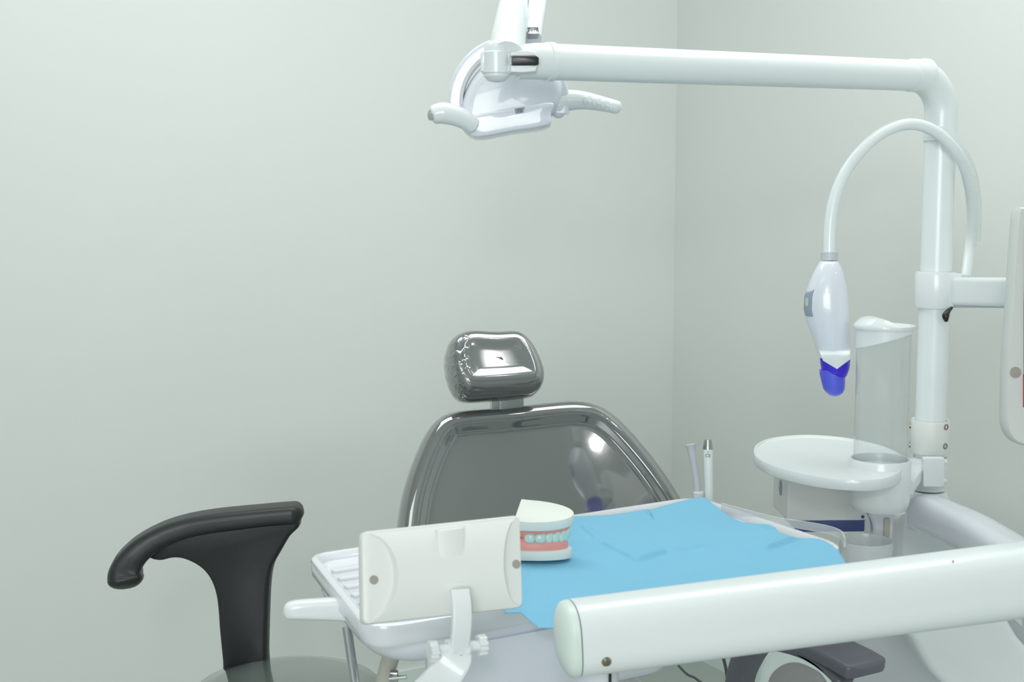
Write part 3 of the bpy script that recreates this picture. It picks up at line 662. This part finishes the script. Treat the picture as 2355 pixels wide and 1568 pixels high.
# instruments standing in the holder beyond the far corner
ih = at(1610, 1180, 2.08)
obj('instrument_holder', join(box(face_cam(1605, 1205, 2.08, yaw=29), 0, 0, 0, .075, .03, .04, .008), sweep([at(1600, 1205, 2.06), at(1560, 1200, 1.92)], rrect(.03, .02, .005))), M['cool'], tabl)
syr = thing('air_water_syringe', at(1604, 1190, 2.08), 'thin white syringe with flared tip standing left of the handpiece', 'syringe')
obj('nozzle', tube([at(1606, 1150, 2.08), at(1602, 1110, 2.08), at(1596, 1070, 2.08), at(1591, 1040, 2.08), at(1588, 1022, 2.08)], .0052, smooth=6, scale=[1.3, 1.15, 1.0, .95, 1.15, 1.3, 1.75], n=24), M['lgrey'], syr)
obj('collar', lathe([(.008, -.012), (.0085, .010), (.007, .012)], at(1606, 1146, 2.08), n=28), M['cool'], syr)
hpn = thing('dental_handpiece', at(1632, 1190, 2.08), 'white dental handpiece with steel collar top, printed CE', 'handpiece')
obj('handpiece_body', tube([at(1632, 1190, 2.08), at(1630, 1110, 2.08), at(1628, 1032, 2.08)], .0080, scale=[.98, .93, 1], n=28), M['enamel'], hpn)
obj('steel_collar', tube([at(1628, 1033, 2.08), at(1628, 1011, 2.08)], .0083, scale=[1, .7], n=28), M['steel'], hpn)
HPF = face_cam(1628, 1048, 2.0712)
text('print', 'CE', HPF, 0, 0, .0, .0072, M['ink'], hpn)
text('print', '-3', HPF, -.0005, .0055, .0, .0045, M['ink'], hpn)
obj('print_line', box(HPF, .0012, -.022, .0, .0012, .016, .0006, .0002, .0001), M['grey'], hpn)

# ------------------------------------------------------------------ blue paper on the tray
def paper():
    # outline given by its four sides on the tray plane, filled as a grid
    def side_pts(l, n): 
        P = crom([V((*G(x, y, RZ+.002), 0)) for x, y in l], 10)
        Ls = [0]
        for i in range(len(P)-1): Ls.append(Ls[-1]+(P[i+1]-P[i]).length)
        out = []; j = 0
        for k in range(n):
            s = Ls[-1]*k/(n-1)
            while j < len(P)-2 and Ls[j+1] < s: j += 1
            out.append(P[j].lerp(P[j+1], (s-Ls[j])/max(Ls[j+1]-Ls[j], 1e-9)))
        return out
    NU, NV = 230, 150
    far = side_pts([(1150, 1202), (1320, 1189), (1400, 1183), (1480, 1172), (1492, 1173), (1540, 1163), (1605, 1148), (1625, 1150)], NU)
    near = side_pts([(1160, 1405), (1196, 1403), (1200, 1404), (1234, 1426), (1238, 1428), (1290, 1426), (1400, 1414), (1600, 1388), (1800, 1352), (2000, 1312)], NU)
    left = side_pts([(1150, 1202), (1155, 1300), (1160, 1406)], NV)
    right = side_pts([(1625, 1150), (1655, 1172), (1700, 1198), (1760, 1209), (1790, 1225), (1835, 1238), (1885, 1240), (1925, 1262), (1960, 1300), (2000, 1305)], NV)
    vs = []; fs = []
    def fold_h(p):
        h = 0.0
        return h
    cr = [((1500, 1162), (1520, 1300), 0), ]
    for j in range(NV):
        v = j/(NV-1)
        for i in range(NU):
            u = i/(NU-1)
            p = far[i]*(1-v) + near[i]*v + left[j]*(1-u) + right[j]*u - (far[0]*(1-u)*(1-v) + far[-1]*u*(1-v) + near[0]*(1-u)*v + near[-1]*u*v)
            h = .0035 + .0012*math.sin(u*9+v*3) + .0010*math.sin(v*11-u*4)
            # creases
            # A: from (1330,1200) to (1460,1290); B: (1460,1291) to (1620,1255) ; C: (1760,1265) to (1835,1238)
            for (a, b, ht, wd) in CR:
                d_, t_ = segd(V((p.x, p.y)), a, b)
                s_ = ((b-a).x*(p.y-a.y)-(b-a).y*(p.x-a.x))/(b-a).length; h += ht*(.5+.5*math.tanh(s_/wd*1.3))*math.exp(-max(s_, 0)/.018)*max(0, min(1, 4*t_+.15))*max(0, min(1, 4*(1-t_)+.15))
                # the sheet on one side of a crease stands a little higher
            inr = edge_in(p)
            z_ = RZ + h + min(max((inr)*.0, 0), 0)
            if inr < 0: z_ += inr*.10
            vs.append(V((p.x, p.y, z_)))
    for j in range(NV-1):
        for i in range(NU-1): a = j*NU+i; fs.append((a, a+1, a+NU+1, a+NU))
    return vs, fs
def segd(p, a, b):
    ab = b-a; t = (p-a).dot(ab)/ab.dot(ab); tt = min(max(t, 0), 1); return (p-(a+ab*tt)).length, t
def g2(x, y): return V(G(x, y, RZ+.004))
CR = [(g2(1330, 1205), g2(1372, 1243), .004, .0022), (g2(1372, 1243), g2(1462, 1288), .005, .0022), (g2(1465, 1290), g2(1540, 1268), .008, .0022), (g2(1540, 1268), g2(1640, 1256), .005, .003),
      (g2(1755, 1266), g2(1838, 1237), .009, .0022), (g2(1480, 1171), g2(1508, 1192), .004, .0025), (g2(1740, 1208), g2(1788, 1222), .005, .0025)]
NB = (V(B_), V(E_)); NBn = V((-(NB[1]-NB[0]).y, (NB[1]-NB[0]).x)).normalized()
RB = (V(E_), V(D_)); RBn = V((-(RB[1]-RB[0]).y, (RB[1]-RB[0]).x)).normalized()
def edge_in(p):
    q = V((p.x, p.y)); return min((q-NB[0]).dot(NBn), (q-RB[0]).dot(RBn))
pv, pf = paper()
pob = obj('paper_sheet', (pv, pf), M['paper'], smooth=180)
tag(pob, 'creased light blue disposable paper sheet covering the instrument tray', 'paper sheet')
sm = pob.modifiers.new('t', 'SOLIDIFY'); sm.thickness = .0006

# ------------------------------------------------------------------ jaw model on the paper
JB = onz(1250, 1279, RZ+.006)
jaw = thing('jaw_model', JB, 'plaster and pink resin jaw model with teeth on blue paper', 'dental model')
def jframe(o, tiltx, tilty=0, yaw=-8):
    R = Matrix.Rotation(math.radians(yaw), 3, 'Z') @ Matrix.Rotation(math.radians(tilty), 3, 'Y') @ Matrix.Rotation(math.radians(tiltx), 3, 'X')
    return Fr(o, R @ V((1, 0, 0)), R @ V((0, 1, 0)))
def dshape(L, W, x0=-.028, sq=1.0):   # flat at the left, arch pointing to +x
    P = [V((x0, -W/2)), V((x0+.012, -W/2*1.0))]
    for k in range(25):
        a = -math.pi/2 + math.pi*k/24; P.append(V((x0+.012+(L-.012)*math.cos(a), W/2*math.sin(a)*sq)))
    P += [V((x0, W/2))]; return P
F0 = jframe(JB, -3); jh = .049
F1 = jframe(F0.w(0, 0, .0492), 10, 2, -8)
jx0 = -.034
obj('lower_base', prism(dshape(.070, .062, jx0), F0, .0, .0125, .0015), M['plaster'], jaw)
obj('upper_base', prism(dshape(.072, .070, jx0), F1, -.0045, .0085, .0015), M['plaster'], jaw)
lg_ = obj('lower_gum', loft(dshape(.063, .055, jx0+.002), F0, [(0, .0125), (-.0005, .016), (.0015, .024), (.005, .0275)], spline=False, shrink=3, N=90), M['gum'], jaw, smooth=60)
ug_ = obj('upper_gum', loft(dshape(.065, .057, jx0+.002), F1, [(.006, -.0215), (.002, -.019), (.0, -.012), (0, -.0045)], spline=False, shrink=2, N=90), M['gum'], jaw, smooth=60)
obj('gum_back', box(Fr(F0.w(jx0+.001, 0, .026), F0.v, F0.n), 0, 0, 0, .05, .025, .004, .001), M['gumd'], jaw)
def teeth(fr, L, W, zc_, h, up, base):
    P = dshape(L, W, jx0+.002)[1:-1]; P = crom([(p.x, p.y, 0) for p in P], 3)
    Ls = [0]
    for i in range(len(P)-1): Ls.append(Ls[-1]+(P[i+1]-P[i]).length)
    ws = [.0112, .0116, .0080, .0082, .0072, .0084, .0084, .0072, .0082, .0080, .0116, .0112]
    tot = sum(ws); s = 0
    for w_ in ws:
        c = (s+w_/2)/tot*Ls[-1]; s += w_; j = 0
        while j < len(P)-2 and Ls[j+1] < c: j += 1
        p = P[j].lerp(P[j+1], (c-Ls[j])/(Ls[j+1]-Ls[j])); t = (P[j+1]-P[j]).normalized(); nn = V((t.y, -t.x, 0))
        big = w_ > .01; a, b_ = w_*.53*Ls[-1]/tot, (.0050 if big else .0034)
        v, f = ball((0, 0, 0), 1, n=16)
        q = []
        for x in v:
            e = lambda k: math.copysign(abs(k)**.75, k)
            loc = p + t*(e(x.x)*a) + nn*(e(x.y)*b_ - .0028); q.append(fr.w(loc.x, loc.y, zc_ + e(x.z)*h*(1+.12*x.x)))
        obj('tooth', (q, f), M['tooth'], base, smooth=80)
teeth(F0, .063, .055, .0275, .0062, 1, lg_)
teeth(F1, .066, .060, -.0160, .0064, -1, ug_)

# ------------------------------------------------------------------ control panel clipped to the front of the table
PTL, PTR, PBR, PBL = at(832, 1218, 1.305), at(1199, 1183, 1.365), at(1206, 1397, 1.345), at(834, 1437, 1.285)
u_ = ((PTR-PTL)+(PBR-PBL)).normalized(); v__ = ((PTL-PBL)+(PTR-PBR)).normalized()
QF = Fr((PTL+PTR+PBR+PBL)/4, u_, v__)
if QF.n.y > 0: QF = Fr(QF.o, -u_, v__)
cw = [QF.px(*p) for p in [(832, 1222), (1199, 1183), (1206, 1397), (836, 1438)]]
cw = roundpoly(cw, .008, 6)
housing = pan = obj('control_panel', prism(cw, QF, -.020, -.002, .004), M['pearl'], tabl, label='blank white back of the control panel')
# bulged centre: curved across the height, cut by two arcs at the sides
def bulge():
    vs = []; fs = []; NU, NV = 40, 20
    x0, x1 = cw[0].x, cw[0].x
    xs = [p.x for p in cw]; ys = [p.y for p in cw]; x0, x1, y0_, y1_ = min(xs)+.001, max(xs)-.001, 0, 0
    for j in range(NV+1):
        v = j/NV
        for i in range(NU+1):
            u = i/NU
            tb = 2*v-1; e = .036*(1-abs(tb)**2)**.6 if True else 0       # the sides curve inwards at mid height
            l = QF.px(838 + 2*0, 1225 + v*(1437-1225)); r = QF.px(1200+v*5, 1187+v*(1393-1187))
            a0 = l[0] + .0015 + e*.78; a1 = r[0] - .0015 - e*.55
            x = a0 + (a1-a0)*u; y = l[1] + (r[1]-l[1])*((x-l[0])/(r[0]-l[0]))
            n_ = -.002 + .0105*(1-abs(tb)**2.4)
            if i in (0, NU) : n_ = -.004
            vs.append(QF.w(x, y*.97, n_))
    for j in range(NV):
        for i in range(NU): a = j*(NU+1)+i; fs.append((a, a+1, a+NU+2, a+NU+1))
    return vs, fs
obj('curved_back', bulge(), M['pearl'], housing, smooth=50)
rb_ = [QF.px(*p) for p in [(1000, 1218), (1064, 1212), (1068, 1300), (1070, 1385), (1008, 1392), (1004, 1300), (1001, 1240)]]
obj('centre_rib', prism([QF.px(*p) for p in [(1000, 1219), (1063, 1212), (1066, 1300), (1066, 1345), (1008, 1350), (1005, 1300)]], QF, -.004, .0080, .003), M['pearl'], housing)
for q in ((861, 1333), (1189, 1297)):
    obj('screw_hole', lathe([(.0046, -.001), (.0046, .0002), (.003, .0003)], QF.w(*QF.px(*q), -.0021), ax=QF.n, n=24), M['hole'], housing)
# clip arm, knobs, lower bracket
cl = crom([QF.w(*QF.px(1046, 1358), .016), QF.w(*QF.px(1048, 1400), .020), QF.w(*QF.px(1049, 1450), .017), QF.w(*QF.px(1050, 1500), .006)], 8)
obj('clip_arm', sweep(cl, rrect(.0195, .008, .002), up=QF.n), M['white'], pan)
lwb = crom([QF.w(*QF.px(1052, 1478), -.006), QF.w(*QF.px(1050, 1505), .002), QF.w(*QF.px(1035, 1535), .004), QF.w(*QF.px(1000, 1600), -.02)], 8)
obj('lower_bracket', sweep(lwb, rrect(.031, .014, .004), up=QF.n, scale=[.8, .95, 1.1, 1.3]), M['white'], pan)
obj('bracket_slot', join(box(QF, *QF.px(1051, 1516), .0085, .014, .0022, .004, .0005), box(QF, *QF.px(1051, 1511), .0085, .005, .004, .004, .0005)), M['black'], pan)
def gear(c, axd, r=.0115, hgt=.012):
    a = axd.normalized(); x = QF.v; y = a.cross(x); vs = []; fs = []; n = 48
    for s_ in (0, 1):
        for k in range(n):
            t = 2*math.pi*k/n; rr = r*(1+.10*(1 if math.sin(t*10) > 0 else -1)); vs.append(c + a*hgt*s_ + x*rr*math.cos(t) + y*rr*math.sin(t))
    fs = [(k, (k+1) % n, n+(k+1) % n, n+k) for k in range(n)] + [tuple(range(n)), tuple(range(n, 2*n))]
    return vs, fs
for sg, c, e in ((-1, (1016, 1494), (1002, 1496)), (1, (1086, 1485), (1096, 1484))):
    kb = obj('thumb_knob', join(gear(QF.w(*QF.px(*(e)), .004) , QF.u*sg, .0098, .008), lathe([(.0058, -.006), (.0058, .008)], QF.w(*QF.px(*c), .004), ax=QF.u*sg, n=24),
         lathe([(.0085, -.004), (.009, 0), (.007, .003)], QF.w(*QF.px(1034 if sg < 0 else 1072, 1490), .004), ax=QF.u*sg, n=24)), M['white'], pan)

# ------------------------------------------------------------------ big spring arm in the foreground
fa = thing('spring_arm', at(1350, 1560, 1.27), 'thick white spring arm crossing the lower right foreground', 'arm')
L0, L1 = at(1322, 1467, 1.265), at(2620, 1298, 1.39)
fd = (L1-L0).normalized()
AP = [(x*1.0, y) for x, y in [(p.x, p.y) for p in roundpoly([(-.030, -.0365), (.030, -.0365), (.032, .0365), (-.032, .0365)], .029, 12)]]
obj('arm_shell', sweep([L0, L0.lerp(L1, .5), L1], AP, scale=[1.0, 1.06]), M['enamel'], fa, smooth=40)
obj('end_cap', sweep([L0-fd*.0012, L0-fd*.006], [(x*.985, y*.985) for x, y in AP], dome=.013, ends=(0, 1)), M['skirt'], fa, smooth=60, label='pale green rounded end cap')
ba = Fr(L0, fd, (0, 0, 1)); bp_ = at(1394, 1520, 1.243)
ry_ = ray(1394, 1520)
nb = -ba.n if ba.n.y > 0 else ba.n
bp2 = CO + ry_*(((L0+nb*.0285)-CO).dot(ba.n)/ry_.dot(ba.n))
obj('bolt', join(lathe([(.0052, -.006), (.0052, .001), (.0042, .003), (.0018, .0042)], bp2, ax=nb+V((0, 0, -.5)), n=24)), M['brass'], fa)
obj('dust_mark', ball(bp2 + fd*.36 + nb*.0032 + V((0, 0, .056)), .0013, .0006, .0015, 10), M['grey'], fa)
obj('pivot', join(tube([at(1372, 1500, 1.30), at(1372, 1640, 1.33)], .022, n=32)), M['cool'], fa)
obj('pivot_slot', tube([at(1403, 1535, 1.285), at(1403, 1600, 1.295)], .0016, n=10), M['black'], fa)
# thin cables hanging behind the table at the lower edge
c1 = obj('cable', tube([at(1655, 1490, 2.3), at(1668, 1530, 2.3), at(1678, 1600, 2.3), at(1700, 1750, 2.3), onz(1760, 1900, .02)], .0028, smooth=5, n=10), M['dgrey'])
tag(c1, 'dark thin cable hanging beside the chair armrest', 'cable')
c2 = obj('cable', tube([at(1560, 1530, 2.2), at(1580, 1550, 2.2), at(1604, 1563, 2.2), at(1630, 1600, 2.2), at(1640, 1760, 2.2), onz(1660, 2000, .02)], .0022, smooth=5, n=10), M['dgrey'])
tag(c2, 'brownish thin cable curling out under the instrument table', 'cable')
